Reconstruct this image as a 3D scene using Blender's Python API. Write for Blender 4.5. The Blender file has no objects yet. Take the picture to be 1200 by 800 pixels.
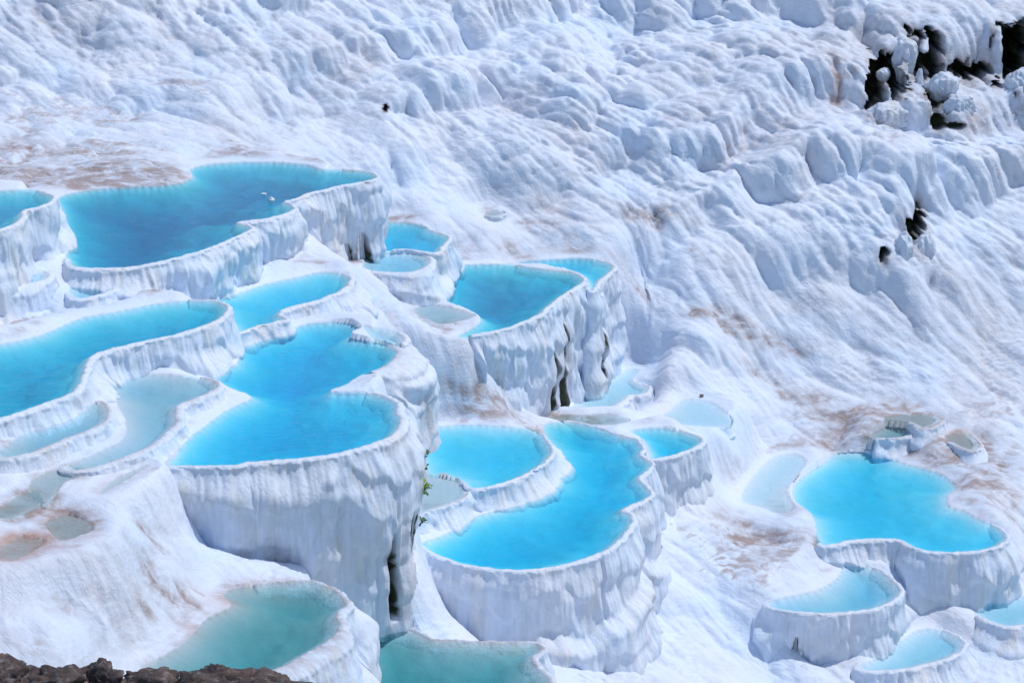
import bpy, bmesh, math, random
import numpy as np
from mathutils import Vector
from mathutils.geometry import tessellate_polygon

# ------------------------------------------------------------------ camera, sky, sun, exposure
scene = bpy.context.scene
col = scene.collection
CAM_H, PITCH, FOVX = 22.0, math.radians(20.0), math.radians(25.0)
cam_data = bpy.data.cameras.new('camera')
cam_data.sensor_width = 36.0
cam_data.angle = FOVX
cam_data.clip_start = 0.5
cam_data.clip_end = 2000
cam = bpy.data.objects.new('camera', cam_data)
cam.location = (0, 0, CAM_H)
cam.rotation_euler = (math.pi/2 - PITCH, 0, 0)
col.objects.link(cam)
scene.camera = cam

SUN_EL, SUN_AZ = math.radians(64), math.radians(72)      # azimuth measured from +Y towards +X
world = bpy.data.worlds.new('World')
scene.world = world
world.use_nodes = True
wn = world.node_tree
bg = wn.nodes['Background']
sky = wn.nodes.new('ShaderNodeTexSky')
sky.sky_type = 'NISHITA'
sky.sun_disc = False
sky.sun_elevation = SUN_EL
sky.sun_rotation = SUN_AZ
sky.altitude = 400
wn.links.new(sky.outputs['Color'], bg.inputs['Color'])
bg.inputs['Strength'].default_value = 0.15
sun_data = bpy.data.lights.new('sun', 'SUN')
sun_data.energy = 2.55
sun_data.angle = math.radians(0.53)
sun_data.color = (1.0, 0.985, 0.955)
sun = bpy.data.objects.new('sun', sun_data)
sdir = Vector((math.sin(SUN_AZ)*math.cos(SUN_EL), math.cos(SUN_AZ)*math.cos(SUN_EL), math.sin(SUN_EL)))
sun.rotation_euler = sdir.to_track_quat('Z', 'Y').to_euler()
sun.location = (20, 60, 60)
col.objects.link(sun)
vs = scene.view_settings
vs.view_transform = 'Standard'
vs.look = 'None'
vs.exposure = 0.0
vs.gamma = 1.0
scene.cycles.max_bounces = 10
scene.cycles.diffuse_bounces = 7
scene.cycles.transparent_max_bounces = 12

random.seed(4)
RNG = np.random.default_rng(11)

# ------------------------------------------------------------------ survey: a sight line met with a level
FPX = 600/math.tan(FOVX/2)
CP, SP = math.cos(PITCH), math.sin(PITCH)

def at_level(u, v, z):
    dx, dy, dz = (u-600)/FPX, CP-(v-400)/FPX*SP, -SP-(v-400)/FPX*CP
    t = (z-CAM_H)/dz
    return (dx*t, dy*t)

def at_range(u, v, y):
    dx, dy, dz = (u-600)/FPX, CP-(v-400)/FPX*SP, -SP-(v-400)/FPX*CP
    t = y/dy
    return (dx*t, y, CAM_H+dz*t)

# ------------------------------------------------------------------ noise
_G = RNG.normal(size=(256, 3)); _G /= np.linalg.norm(_G, axis=1)[:, None]
_G = _G.astype(np.float32)
_P = RNG.permutation(256).astype(np.int32)
_P = np.concatenate([_P, _P, _P])

def pn(x, y, z, seed=0):
    """gradient noise, about -1..1"""
    f4 = np.float32
    x = np.asarray(x, f4)+f4(seed*17.13); y = np.asarray(y, f4)+f4(seed*5.71); z = np.asarray(z, f4)+f4(seed*9.37)
    flat = z.ndim == 0
    x, y, z = np.broadcast_arrays(x, y, z)
    xi = np.floor(x); yi = np.floor(y); zi = np.floor(z)
    fx, fy, fz = x-xi, y-yi, z-zi
    X = xi.astype(np.int32) & 255; Y = yi.astype(np.int32) & 255; Z = zi.astype(np.int32) & 255
    ux, uy, uz = (f*f*f*(f*(f*6-15)+10) for f in (fx, fy, fz))
    out = f4(0)
    for i in (0, 1):
        a = _P[X+i & 255]; wi = ux if i else 1-ux
        for j in (0, 1):
            b = _P[a+(Y+j & 255)]; wj = wi*(uy if j else 1-uy)
            for k in (0, 1):
                g = _P[b+(Z+k & 255)]
                d = _G[:, 0][g]*(fx-i)+_G[:, 1][g]*(fy-j)+_G[:, 2][g]*(fz-k)
                out = out+wj*(uz if k else 1-uz)*d
    return out*f4(1.55)

def fbm(x, y, z, o=3, seed=0):
    s, a, f = 0, 1.0, 1.0
    for i in range(o):
        s = s+a*pn(x*f, y*f, z*f, seed+i); a *= .5; f *= 2.03
    return s

def sstep(a, b, x):
    t = np.clip((x-a)/(b-a), 0, 1)
    return t*t*(3-2*t)

_H = RNG.random((128, 128, 4)).astype(np.float32)
def lobes(a, b, seed=0, skew=0.):
    """drapery scales: each rises slowly along +a and drops off rounded at its front"""
    a = np.asarray(a, np.float32); b = np.asarray(b, np.float32)
    ia, ib = np.floor(a).astype(np.int32), np.floor(b).astype(np.int32)
    best = np.zeros_like(a)
    for di in (-1, 0, 1):
        for dj in (-1, 0, 1):
            ci, cj = ia+di, ib+dj
            hh = _H[(ci+seed*31) & 127, (cj+seed*57) & 127]
            size = .75+.5*hh[..., 2]
            da = (a-ci-.15-.7*hh[..., 0])/size; db = (b-cj-.2-.6*hh[..., 1])/size
            cross = np.sqrt(np.clip(1-(db/.75)**2, 0, 1))
            prof = np.where(da < .35, sstep(-1.1, .3, da), np.sqrt(np.clip(1-((da-.35)/.45)**2, 0, 1)))
            np.maximum(best, cross*prof*(.7+.45*hh[..., 3]), out=best)
    return best

# ------------------------------------------------------------------ materials
def new_mat(name):
    m = bpy.data.materials.new(name); m.use_nodes = True
    nt = m.node_tree
    for n in list(nt.nodes):
        nt.nodes.remove(n)
    return m, nt, nt.nodes.new('ShaderNodeOutputMaterial')

def N(nt, kind, **kw):
    n = nt.nodes.new(kind)
    for k, v in kw.items():
        if k in n.inputs.keys():
            n.inputs[k].default_value = v
        else:
            setattr(n, k, v)
    return n

def mixc(nt, fac, a, b, blend='MIX'):
    n = nt.nodes.new('ShaderNodeMix'); n.data_type = 'RGBA'; n.blend_type = blend
    for sock, val in ((n.inputs[0], fac), (n.inputs[6], a), (n.inputs[7], b)):
        if hasattr(val, 'links'):
            nt.links.new(val, sock)
        else:
            sock.default_value = val if not isinstance(val, tuple) or len(val) == 4 else (*val, 1)
    return n.outputs[2]

def ramp(nt, src, stops):
    r = nt.nodes.new('ShaderNodeValToRGB')
    e = r.color_ramp.elements
    while len(e) < len(stops):
        e.new(.5)
    for el, (p, c) in zip(e, stops):
        el.position = p; el.color = (c, c, c, 1) if not isinstance(c, tuple) else (*c, 1)
    nt.links.new(src, r.inputs[0])
    return r.outputs[0]

def mathn(nt, op, a, b):
    n = nt.nodes.new('ShaderNodeMath'); n.operation = op
    for s, v in zip(n.inputs, (a, b)):
        if hasattr(v, 'links'): nt.links.new(v, s)
        else: s.default_value = v
    return n.outputs[0]

def noise_tex(nt, vec, scale, detail=4, rough=.55, dist=0.0):
    n = nt.nodes.new('ShaderNodeTexNoise')
    n.inputs['Scale'].default_value = scale; n.inputs['Detail'].default_value = detail
    n.inputs['Roughness'].default_value = rough; n.inputs['Distortion'].default_value = dist
    nt.links.new(vec, n.inputs['Vector'])
    return n.outputs['Fac']

def stretched(nt, sc):
    geo = nt.nodes.new('ShaderNodeNewGeometry')
    mp = nt.nodes.new('ShaderNodeMapping'); mp.inputs['Scale'].default_value = sc
    nt.links.new(geo.outputs['Position'], mp.inputs['Vector'])
    return mp.outputs['Vector']

WHITE = (0.635, 0.735, 0.88)
def travertine(name, wall):
    m, nt, out = new_mat(name)
    b = nt.nodes.new('ShaderNodeBsdfPrincipled')
    pos = stretched(nt, (1, 1, 1))
    cool = noise_tex(nt, pos, .45, 5)
    c = mixc(nt, ramp(nt, cool, [(.35, 0), (.7, 1)]), WHITE, (.70, .725, .80))
    if wall:
        st = noise_tex(nt, stretched(nt, (5, 5, .45)), 1.0, 6, .6)
        c = mixc(nt, mathn(nt, 'MULTIPLY', ramp(nt, st, [(.48, 0), (.68, 1)]), .55), c, (.50, .58, .62))
        st2 = noise_tex(nt, stretched(nt, (1.6, 1.6, .5)), 1.0, 4, .6)
        c = mixc(nt, mathn(nt, 'MULTIPLY', ramp(nt, st2, [(.52, 0), (.72, 1)]), .45), c, (.72, .65, .55))
    else:
        gr = noise_tex(nt, stretched(nt, (2.2, 2.2, 2.2)), 1.0, 7, .7)
        c = mixc(nt, mathn(nt, 'MULTIPLY', ramp(nt, gr, [(.55, 0), (.75, 1)]), .35), c, (.60, .60, .64))
    # stains carried by the surface, then dark rock with painted recess shade
    at = nt.nodes.new('ShaderNodeAttribute'); at.attribute_name = 'stain'
    brk = noise_tex(nt, stretched(nt, (1.5, 2.6, 2.6)), 1.0, 8, .72, .6)
    sf = mathn(nt, 'MULTIPLY', at.outputs['Fac'], ramp(nt, brk, [(.38, .22), (.55, 1)]))
    tone = noise_tex(nt, pos, .9, 4)
    brown = mixc(nt, ramp(nt, tone, [(.38, 0), (.62, 1)]), (.32, .25, .235), (.37, .325, .345))
    c = mixc(nt, sf, c, brown)
    asl = nt.nodes.new('ShaderNodeAttribute'); asl.attribute_name = 'silt'
    c = mixc(nt, asl.outputs['Fac'], c, (.34, .345, .36))
    ad = nt.nodes.new('ShaderNodeAttribute'); ad.attribute_name = 'rust'
    c = mixc(nt, mathn(nt, 'MULTIPLY', ad.outputs['Fac'], ramp(nt, brk, [(.3, .35), (.6, 1)])), c, (.42, .20, .12))
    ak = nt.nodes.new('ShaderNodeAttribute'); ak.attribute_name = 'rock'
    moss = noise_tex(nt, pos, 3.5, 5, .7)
    rock_shade = mixc(nt, ramp(nt, moss, [(.45, 0), (.52, 1)]), (.030, .022, .016), (.035, .055, .02))  # near-black rock and moss, doubling as painted shade in cracks and hollows
    c = mixc(nt, ak.outputs['Fac'], c, rock_shade)
    nt.links.new(c, b.inputs['Base Color'])
    b.inputs['Roughness'].default_value = .62
    b.inputs['Specular IOR Level'].default_value = .35
    # fine relief
    n1 = noise_tex(nt, stretched(nt, (1, 1, .35) if wall else (1, 1, 1)), 17.0, 6, .65)
    n2 = noise_tex(nt, stretched(nt, (1, 1, .12) if wall else (1, 1, 1)), 5.0, 4, .6)
    hgt = mathn(nt, 'ADD', mathn(nt, 'MULTIPLY', n1, .03), mathn(nt, 'MULTIPLY', n2, .06))
    if wall:
        knob = noise_tex(nt, stretched(nt, (1, 1, .8)), 8.0, 6, .62)
        hgt = mathn(nt, 'ADD', hgt, mathn(nt, 'MULTIPLY', knob, .05))
    else:
        mr = nt.nodes.new('ShaderNodeMapping'); mr.inputs['Rotation'].default_value = (0, 0, math.radians(38.5))
        nt.links.new(pos, mr.inputs['Vector'])
        ms = nt.nodes.new('ShaderNodeMapping'); ms.inputs['Scale'].default_value = (.9, 6.5, 2.2)
        nt.links.new(mr.outputs[0], ms.inputs['Vector'])
        dry = nt.nodes.new('ShaderNodeAttribute'); dry.attribute_name = 'dry'
        hgt = mathn(nt, 'ADD', hgt, mathn(nt, 'MULTIPLY', mathn(nt, 'MULTIPLY', noise_tex(nt, ms.outputs[0], 1.0, 6, .62, .5), dry.outputs['Fac']), .075))
        sep = nt.nodes.new('ShaderNodeSeparateXYZ'); nt.links.new(pos, sep.inputs[0])
        warp = mathn(nt, 'MULTIPLY', noise_tex(nt, pos, 1.1, 4, .6), 26.0)
        band = mathn(nt, 'SINE', mathn(nt, 'ADD', mathn(nt, 'MULTIPLY', sep.outputs[2], 46.0), warp), 0.0)
        mask = ramp(nt, noise_tex(nt, pos, .5, 3), [(.42, 0), (.62, 1)])
        hgt = mathn(nt, 'ADD', hgt, mathn(nt, 'MULTIPLY', mathn(nt, 'MULTIPLY', band, mask), .003))
    bp = nt.nodes.new('ShaderNodeBump'); bp.inputs['Strength'].default_value = .55; bp.inputs['Distance'].default_value = 1.0
    nt.links.new(hgt, bp.inputs['Height']); nt.links.new(bp.outputs['Normal'], b.inputs['Normal'])
    nt.links.new(b.outputs[0], out.inputs['Surface'])
    return m

def water_mat(name, absorb, ripple=.06):
    """clear mineral water: fresnel gloss over a see-through body that absorbs with depth (per metre r,g,b)"""
    m, nt, out = new_mat(name)
    tr = nt.nodes.new('ShaderNodeBsdfTransparent'); tr.inputs[0].default_value = (.99, 1, 1, 1)
    gl = nt.nodes.new('ShaderNodeBsdfGlossy'); gl.inputs['Roughness'].default_value = .06
    fr = nt.nodes.new('ShaderNodeFresnel'); fr.inputs['IOR'].default_value = 1.21
    mx = nt.nodes.new('ShaderNodeMixShader')
    nz = noise_tex(nt, stretched(nt, (2.2, 5.0, 1)), 2.0, 4, .6)
    bp = nt.nodes.new('ShaderNodeBump'); bp.inputs['Strength'].default_value = .5; bp.inputs['Distance'].default_value = ripple
    nt.links.new(nz, bp.inputs['Height'])
    nt.links.new(bp.outputs[0], gl.inputs['Normal']); nt.links.new(bp.outputs[0], fr.inputs['Normal'])
    nt.links.new(fr.outputs[0], mx.inputs[0]); nt.links.new(tr.outputs[0], mx.inputs[1]); nt.links.new(gl.outputs[0], mx.inputs[2])
    nt.links.new(mx.outputs[0], out.inputs['Surface'])
    ab = nt.nodes.new('ShaderNodeVolumeAbsorption')
    d = max(absorb)*1.02
    ab.inputs['Color'].default_value = (*(1-a/d for a in absorb), 1)
    ab.inputs['Density'].default_value = d
    nt.links.new(ab.outputs[0], out.inputs['Volume'])
    return m

M_SLOPE = travertine('travertine_slope', False)
M_WALL = travertine('travertine_wall', True)
M_WATER = {
    'blue': water_mat('turquoise_water', (2.9, .34, .12)),
    'deep': water_mat('deep_blue_water', (3.2, .42, .24)),
    'teal': water_mat('teal_water', (1.5, .44, .40)),
    'pale': water_mat('pale_water', (1.4, .42, .24)),
}

# ------------------------------------------------------------------ mesh helpers
def mesh_from_grid(name, P, wrap=False, attrs=None, flip=False):
    R, C = P.shape[:2]
    idx = np.arange(R*C).reshape(R, C)
    if wrap:
        idx = np.concatenate([idx, idx[:, :1]], axis=1)
    a, b, c, d = idx[:-1, :-1], idx[:-1, 1:], idx[1:, 1:], idx[1:, :-1]
    q = np.stack([a, b, c, d] if not flip else [a, d, c, b], -1).reshape(-1, 4)
    me = bpy.data.meshes.new(name)
    me.vertices.add(R*C); me.vertices.foreach_set('co', P.reshape(-1).astype(np.float32))
    me.loops.add(len(q)*4); me.loops.foreach_set('vertex_index', q.reshape(-1).astype(np.int32))
    me.polygons.add(len(q))
    me.polygons.foreach_set('loop_start', np.arange(0, len(q)*4, 4, dtype=np.int32))
    me.polygons.foreach_set('use_smooth', np.ones(len(q), dtype=bool))
    me.update(calc_edges=True)
    for k, v in (attrs or {}).items():
        A = me.attributes.new(k, 'FLOAT', 'POINT')
        A.data.foreach_set('value', np.asarray(v, np.float32).reshape(-1))
    return me

def obj(name, me, mat=None, parent=None):
    o = bpy.data.objects.new(name, me)
    if mat is not None:
        me.materials.append(mat)
    col.objects.link(o)
    if parent is not None:
        o.parent = parent
    return o

def tag(o, label, cat, group=None):
    o['label'] = label; o['category'] = cat
    if group: o['group'] = group
    return o

# ------------------------------------------------------------------ pools: outline (u, v[, rim width, wall drop]) at a water level
S = (0.15, -0.2)          # shore: the slope rises out of the water
POOLS = []
def pool(name, label, z, pts, depth=.6, water='blue', shore_slope=.35, uc=0.0, flute=1.0, cracks=(), tier=None,
         stain=0., rust=0., group=None, cat='pool', flare=.12, cream=0.):
    POOLS.append(dict(name=name, label=label, z=z, pts=pts, depth=depth, water=water, ss=shore_slope, uc=uc, flute=flute,
                      cracks=cracks, tier=tier, stain=stain, rust=rust, group=group, cat=cat, flare=flare, cream=cream))

GP = 'terrace pools stepping down the white hillside'
GS = 'shallow puddles on the white terraces'
pool('terrace_pool', 'dark blue pool cut off by the left edge of the picture, highest of all', 3.5,
     [(0,223,*S),(30,222,*S),(50,225,.15,.3),(61,231,.18,1.5),(58,237,.2,1.6),(45,242,.2,1.6),(27,247,.2,1.6),(24,256,.25,1.6),(15,263,.25,1.6),(0,268,.25,1.5),
      (-30,275,.2,1.5),(-60,268,.2,1.2),(-75,245,*S),(-55,228,*S),(-30,222,*S)], depth=.8, water='deep', group=GP)
pool('terrace_pool', 'long deep blue upper pool with a tall grey curtain wall at its right end', 2.0,
     [(68,232,*S),(80,227,*S),(110,222,*S),(150,219,*S),(190,217,*S),(212,214,*S),(226,207,*S),(222,199,*S),(240,193,*S),(280,190,*S),(320,190,*S),(360,193,*S),
      (375,198,*S),(410,199,.15,.2),(435,202,.15,1.4),(441,206,.15,2.4),(438,210,.15,2.7),(425,213,.16,2.7),(400,217,.16,2.6),(380,222,.16,2.3),(362,226,.2,1.6),(348,232,.2,1.0),
      (332,236,.2,.6),(342,240,.2,.8),(343,245,.25,1.3),(335,250,.3,1.4),(310,256,.3,1.4),(285,259,.3,1.4),(278,261,.3,1.4),(290,264,.25,1.4),(295,267,.2,1.5),(285,273,.2,1.5),
      (265,282,.2,1.5),(245,290,.2,1.5),(215,299,.2,1.4),(180,308,.22,.9),(150,313,.25,.5),(110,314,.3,.35),(85,312,.3,.3),(80,305,.2,.2),(79,290,*S),(76,262,*S),(70,240,*S)],
     depth=.85, water='deep', shore_slope=.5, group=GP, flute=1.3, uc=.15,
     cracks=[(404,217,.20,1.9,3.1,.9),(421,213.6,.2,1.6,3.1,.9)], flare=0.)
pool('shallow_puddle', 'small grey blue puddle tucked below the rim of the long upper pool', 1.55,
     [(82,336,*S),(100,332,*S),(130,331,.15,.3),(142,333,.2,.5),(130,340,.25,.5),(115,345,.3,.5),(95,349,.3,.5),(84,347,.2,.3)], depth=.22, water='pale', group=GS, cat='puddle')
pool('shallow_puddle', 'pale puddle at the left edge under the highest pool wall', 1.9,
     [(0,325,*S),(20,320,*S),(45,317,*S),(57,322,.3,.5),(50,328,.4,.8),(30,332,.5,.8),(0,336,.5,.8),(-25,337,.4,.6),(-30,328,*S)], depth=.12, water='pale', group=GS, cat='puddle')
pool('terrace_pool', 'long curved blue pool running off the left edge behind a fluted white rim', 1.3,
     [(0,403,*S),(30,397,*S),(60,387,*S),(85,376,*S),(100,371,*S),(130,366,*S),(160,360,*S),(180,356,*S),(205,353,*S),(240,351.5,.15,.5),(258,354,.18,1.0),(266,360,.2,1.2),
      (263,368,.22,1.2),(250,377,.22,1.1),(230,384,.22,1.0),(200,393,.22,.95),(170,399,.22,.9),(140,406,.25,.85),(115,413,.25,.8),(103,421,.25,.7),(100,432,.25,.6),(95,444,.25,.6),
      (88,456,.3,.6),(75,464,.3,.6),(50,473,.3,.6),(20,484,.3,.6),(0,490,.3,.6),(-30,498,.3,.6),(-60,497,.2,.4),(-70,450,*S),(-60,418,*S),(-30,408,*S)],
     depth=.75, water='deep', shore_slope=.28, group=GP)
pool('terrace_pool', 'light cyan pool below the curtain of the long upper pool', .5,
     [(255,350,*S),(280,343,*S),(310,333,*S),(345,325,*S),(372,319,*S),(390,319,*S),(405,322,.2,.3),(411,327,.25,.7),(405,336,.28,.7),(390,344,.3,.7),(370,352,.3,.65),(345,358,.3,.6),
      (330,363,.25,.5),(327,369,.2,.4),(335,374,.15,.3),(325,376,.15,.3),(300,382,.15,.3),(279,389,.15,.25),(272,380,*S),(262,362,*S),(257,355,*S)], depth=.38, shore_slope=.3, group=GP)
pool('shallow_puddle', 'S shaped pale grey blue pool between two white rims, left of the twin pool', .5,
     [(125,450,*S),(140,443,*S),(165,439,*S),(190,438,*S),(215,440,*S),(240,443,.12,.2),(255,448,.2,.35),(254,454,.25,.4),(245,460,.3,.4),(225,468,.35,.4),(208,475,.35,.4),(205,485,.35,.4),
      (207,493,.35,.4),(200,502,.35,.45),(185,516,.35,.45),(165,527,.35,.4),(140,537,.35,.4),(125,543,.3,.4),(100,549,.3,.35),(85,550,.3,.3),(75,546,.2,.2),(100,536,*S),(120,527,*S),
      (140,517,*S),(148,505,*S),(147,492,*S),(140,480,*S),(133,464,*S)], depth=.24, water='pale', stain=.3, shore_slope=.2, group=GS, cat='pool')
pool('shallow_puddle', 'grey blue puddle with a brown left end beside the S shaped pool', .85,
     [(10,520,*S),(30,505,*S),(60,492,*S),(85,482,*S),(105,474,*S),(118,471,.15,.3),(127,480,.2,.5),(125,490,.25,.55),(115,498,.3,.6),(95,507,.3,.6),(75,514,.3,.6),(60,521,.3,.6),
      (35,530,.3,.6),(10,535,.3,.5),(-8,534,.2,.3)], depth=.2, water='pale', stain=.35, group=GS, cat='puddle')
pool('terrace_pool', 'bright turquoise twin pool with two round lobes above the biggest overhanging wall', .15,
     [(239.5,438,*S),(259,431,*S),(278,425,*S),(278,406,*S),(293,399,*S),(316,392,*S),(341.5,384.5,*S),(361,379,*S),(384,377,*S),(407,378,*S),(421,384,*S),(422,388,*S),
      (412,394,*S),(415,397,*S),(429,399,*S),(446,402,*S),(463,408,.5,.6),(466,414,.8,1.0),(460.5,422,.8,1.1),(446,431,.6,.8),(429,438,*S),(412,446,*S),(407,450.5,*S),
      (390,456,*S),(385,458,*S),(395,459,*S),(421,459,*S),(443.5,462,.3,.6),(458,467.5,.4,1.8),(466,475,.4,2.8),(465,482,.4,3.4),(470,493,.4,3.9),(466,503,.4,4.0),(458,510,.4,4.0),
      (441,517,.4,3.9),(421,524,.35,3.7),(392.5,531,.3,3.3),(350,537,.28,2.9),(293,541,.25,2.5),(276,544,.22,2.4),(237,545,.2,2.0),(197,544.6,.2,1.4),(203,535,.2,.3),(222.5,512,*S),
      (237,501,*S),(259,484,*S),(276,475,*S),(293,467,*S),(290.5,462,*S),(273.5,456,*S),(259,449,*S),(245,443,*S)],
     depth=.62, shore_slope=.45, uc=.36, flute=.85, group=GP, flare=0., cream=.55,
     cracks=[(443,516,.12,2.3,4.6,.7),(469,498,.20,1.9,3.5,.6),(463,507,.10,2.1,2.9,.4)])
pool('shallow_puddle', 'pale green sliver of water on the right shoulder of the twin pool', .24,
     [(424,381,*S),(435,382.5,*S),(458,387,*S),(472,394,.3,.5),(472,401,.3,.5),(465,403,*S),(447,397,*S),(434,394,*S)], depth=.2, water='pale', group=GS, cat='puddle')
pool('terrace_pool', 'bright cyan pool right of the tall curtain wall, upper half of a pair', -.4,
     [(430,292,*S),(433,270,*S),(440,261,*S),(467,260,*S),(491,263,*S),(505,270,.12,.3),(518,274,.15,.8),(526,278,.18,1.1),(521,286,.2,1.2),(515,291,.2,1.2),(516,294,.2,1.2),(505,296,.2,.9),
      (484,292,.08,.1),(457,292,.08,.1)], depth=.5, shore_slope=.6, group=GP)
pool('terrace_pool', 'pale green pool right of the tall curtain wall, lower half of a pair', -.5,
     [(425,314,*S),(432,297,.1,.05),(457,296,.1,.05),(484,297,.1,.05),(501,301,.3,.7),(504,305,.35,.9),(501,311,.4,.8),(491,316,.45,.6),(474,319,.4,.4),(444,318,.3,.25)], depth=.2, water='pale', group=GP)
pool('terrace_pool', 'deep turquoise pool above a tall grey wall split by a black cleft', -1.5,
     [(514,341,*S),(522,321,*S),(532,311,*S),(562,309.6,*S),(589,309,.1,.06),(609,311,.1,.1),(636,315,.1,.15),(666,318,.1,.2),(680,323,.12,.8),(684,328,.16,2.5),(680,333,.2,3.6),(666,341,.2,3.9),(653,350,.2,3.9),
      (641,360,.2,3.6),(633,367,.2,3.2),(616,375,.22,2.8),(599,382,.22,2.5),(582,387,.22,2.1),(562,390,.2,.9),(546,393,*S),(534,395,*S),(546,388,*S),(558,381,*S),(563,373,*S),(555,367,*S),(545,363,*S),
      (525,358,*S),(512,353,*S)], depth=.75, shore_slope=.5, water='deep', flute=1.2, group=GP, flare=0., uc=.15, cream=.2,
     cracks=[(638,363,.22,1.3,4.8,.9),(652,351,.30,.7,4.8,.9)])
pool('terrace_pool', 'small cyan pool wedged behind the cleft walled pool on its right', -1.7,
     [(604,308,*S),(630,305,*S),(663,302.5,*S),(690,303,*S),(710,307,.12,.5),(719,312,.15,2.4),(714,319,.2,3.3),(704,326,.22,3.6),(698,333,.22,3.7),(695,340,.22,3.7),(691,340,.1,1.0),(688,330,.1,.1),(683,322,.1,.1),(664,315,.1,.1),(636,312,.1,.05)],
     depth=.42, shore_slope=.8, group=GP, flute=1.2, flare=.1, cracks=[(697,336,.08,1.4,3.0,.5)])
pool('shallow_puddle', 'lilac grey puddle at the left shore of the cleft walled pool', -1.42,
     [(484,363,*S),(501,356,*S),(520,358,*S),(545,364,.1,.05),(556,369,.1,.05),(548,374,*S),(528,379,.3,.15),(511,379,.3,.15),(498,374,.3,.15)], depth=.1, water='pale', stain=.4, group=GS, cat='puddle')
pool('terrace_pool', 'round light blue pool right of the green sprigs', -3.8,
     [(491,530,*S),(490,507,*S),(511,500,*S),(545,497,*S),(588,499,*S),(622,502.5,*S),(638.5,513,.12,.4),(647,530,.14,.55),(630,547,.15,.55),(600,562,.15,.55),(566,571,.15,.5),(551,571,.12,.3),(541,562,.08,.05),(519,556,.08,.05),(498,553,*S)],
     depth=.3, shore_slope=.25, group=GP)
pool('shallow_puddle', 'dry looking grey ledge puddle in front of the round light blue pool', -3.86,
     [(488,558,*S),(519,559,.06,.05),(541,565,.06,.05),(549,574,.1,.4),(540,585,.12,.5),(520,592,.12,.5),(500,598,.12,.5),(488,600,.1,.3)], depth=.06, water='pale', stain=.3, group=GS, cat='puddle')
pool('terrace_pool', 'large curved turquoise pool in the middle with a scalloped right rim', -4.4,
     [(636,500,*S),(643,495,*S),(672.5,494,.12,.3),(698,500,.12,.4),(723.5,509,.12,.5),(745,515,.12,.3),(753,524,.15,.4),(749,532,.18,.6),(762,541,.15,1.6),(762,547,.15,2.0),(749,559,.25,2.2),(753,566,.2,2.4),
      (763,577,.15,2.6),(762,581,.15,2.6),(749,587.5,.25,2.8),(732,595,.3,3.0),(728,598,.35,3.0),(738,602,.25,3.2),(741,609,.22,3.2),(736,619,.22,3.3),(719,638.5,.22,3.3),(698,649,.22,3.2),(664,660,.22,2.9),
      (630,666,.22,2.5),(600,667,.22,2.3),(566,664,.22,2.2),(536.5,658,.22,2.0),(507,647,.2,1.2),(495,638.5,.15,.2),(502.5,633,*S),(524,624,*S),(545,609,*S),(558,604.5,*S),(592,594,*S),(617,583,*S),(638.5,568,*S),
      (649,553.5,*S),(652,539,*S),(647,524,*S),(640.6,513,*S)], depth=.6, shore_slope=.33, uc=.12, flute=.8, group=GP, flare=.05, tier=(1.75, .45), cream=.35,
     cracks=[(700,648,.06,.1,1.9,.15),(742,608,.07,.9,1.7,.3)])
pool('terrace_pool', 'small almond shaped blue pool behind the scalloped rim', -4.6,
     [(738,505,*S),(758,501,*S),(783,502,*S),(809,508,.15,.5),(823,514,.2,1.3),(817,522,.22,1.7),(800,529,.22,1.7),(783,534,.22,1.7),(764,537,.2,1.5),(760,528,.1,.2),(753,515,.1,.1)],
     depth=.55, group=GP, tier=(1.3, .3))
pool('shallow_puddle', 'pale cyan film of water at the foot of the split grey wall', -5.2,
     [(670,482,*S),(680,463,*S),(704,449,*S),(724,439,*S),(737,432,*S),(749,434,*S),(741,446,.15,.2),(760,453,.2,.5),(754,461,.3,.6),(737,463,.4,.6),(724,473,.4,.5),(704,481,.3,.3)], depth=.14, water='pale', group=GS, cat='puddle')
pool('shallow_puddle', 'grey sliver of water behind the back rim of the scalloped pool', -4.95,
     [(632,493,*S),(656,486,*S),(687,486,*S),(714,484,*S),(737,491,*S),(724,497,*S),(690,498,*S)], depth=.08, water='pale', stain=.3, group=GS, cat='puddle')
pool('shallow_puddle', 'faint sky blue film above the almond shaped pool', -5.3,
     [(762,497,*S),(785,480,*S),(800,468,*S),(830,470,*S),(848,480,*S),(858,494,*S),(835,500,*S),(800,498,*S)], depth=.08, water='pale', group=GS, cat='puddle')
pool('terrace_pool', 'broad light turquoise pool on the right with a round front bay', -7.0,
     [(938,560,*S),(963,543,*S),(980,531,*S),(1010,529,*S),(1040,530,*S),(1056,533,*S),(1050,539,*S),(1061,543,*S),(1078,547,*S),(1099,553.5,*S),(1116,564,*S),(1121,573,*S),(1110,581,*S),(1114,594,*S),(1129,598,*S),
      (1150,609,*S),(1171.5,619,.12,.4),(1179,628,.15,1.4),(1176,634,.18,1.7),(1159,642,.18,1.7),(1133,646,.18,1.7),(1103.5,646,.18,1.6),(1082,643.6,.18,1.5),(1065,638,.18,1.3),(1055,632,.2,1.0),(1031,631,.25,.7),
      (1001.5,632,.3,.5),(980,636,.3,.35),(963,638,.25,.2),(957,626,*S),(952,609,*S),(940,600,*S),(930,590,*S),(928,575,*S)], depth=.36, shore_slope=.25, uc=.12, group=GP, tier=(.75, .1))
pool('terrace_pool', 'grey blue half moon pool below the broad light turquoise pool', -7.6,
     [(897,706.5,.12,.3),(925,698,*S),(955,691.6,*S),(980,677,*S),(991,660,*S),(1010,660.6,*S),(1031,668,.12,.3),(1048,681,.15,.9),(1056,691.6,.18,1.4),(1048,702,.2,1.5),(1027,711,.2,1.5),(997,716,.2,1.5),
      (967.5,718,.2,1.5),(938,716,.2,1.3),(912,713,.18,.9)], depth=.42, water='pale', group=GP, cracks=[(937,716,.06,.7,1.3,.4)])
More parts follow.
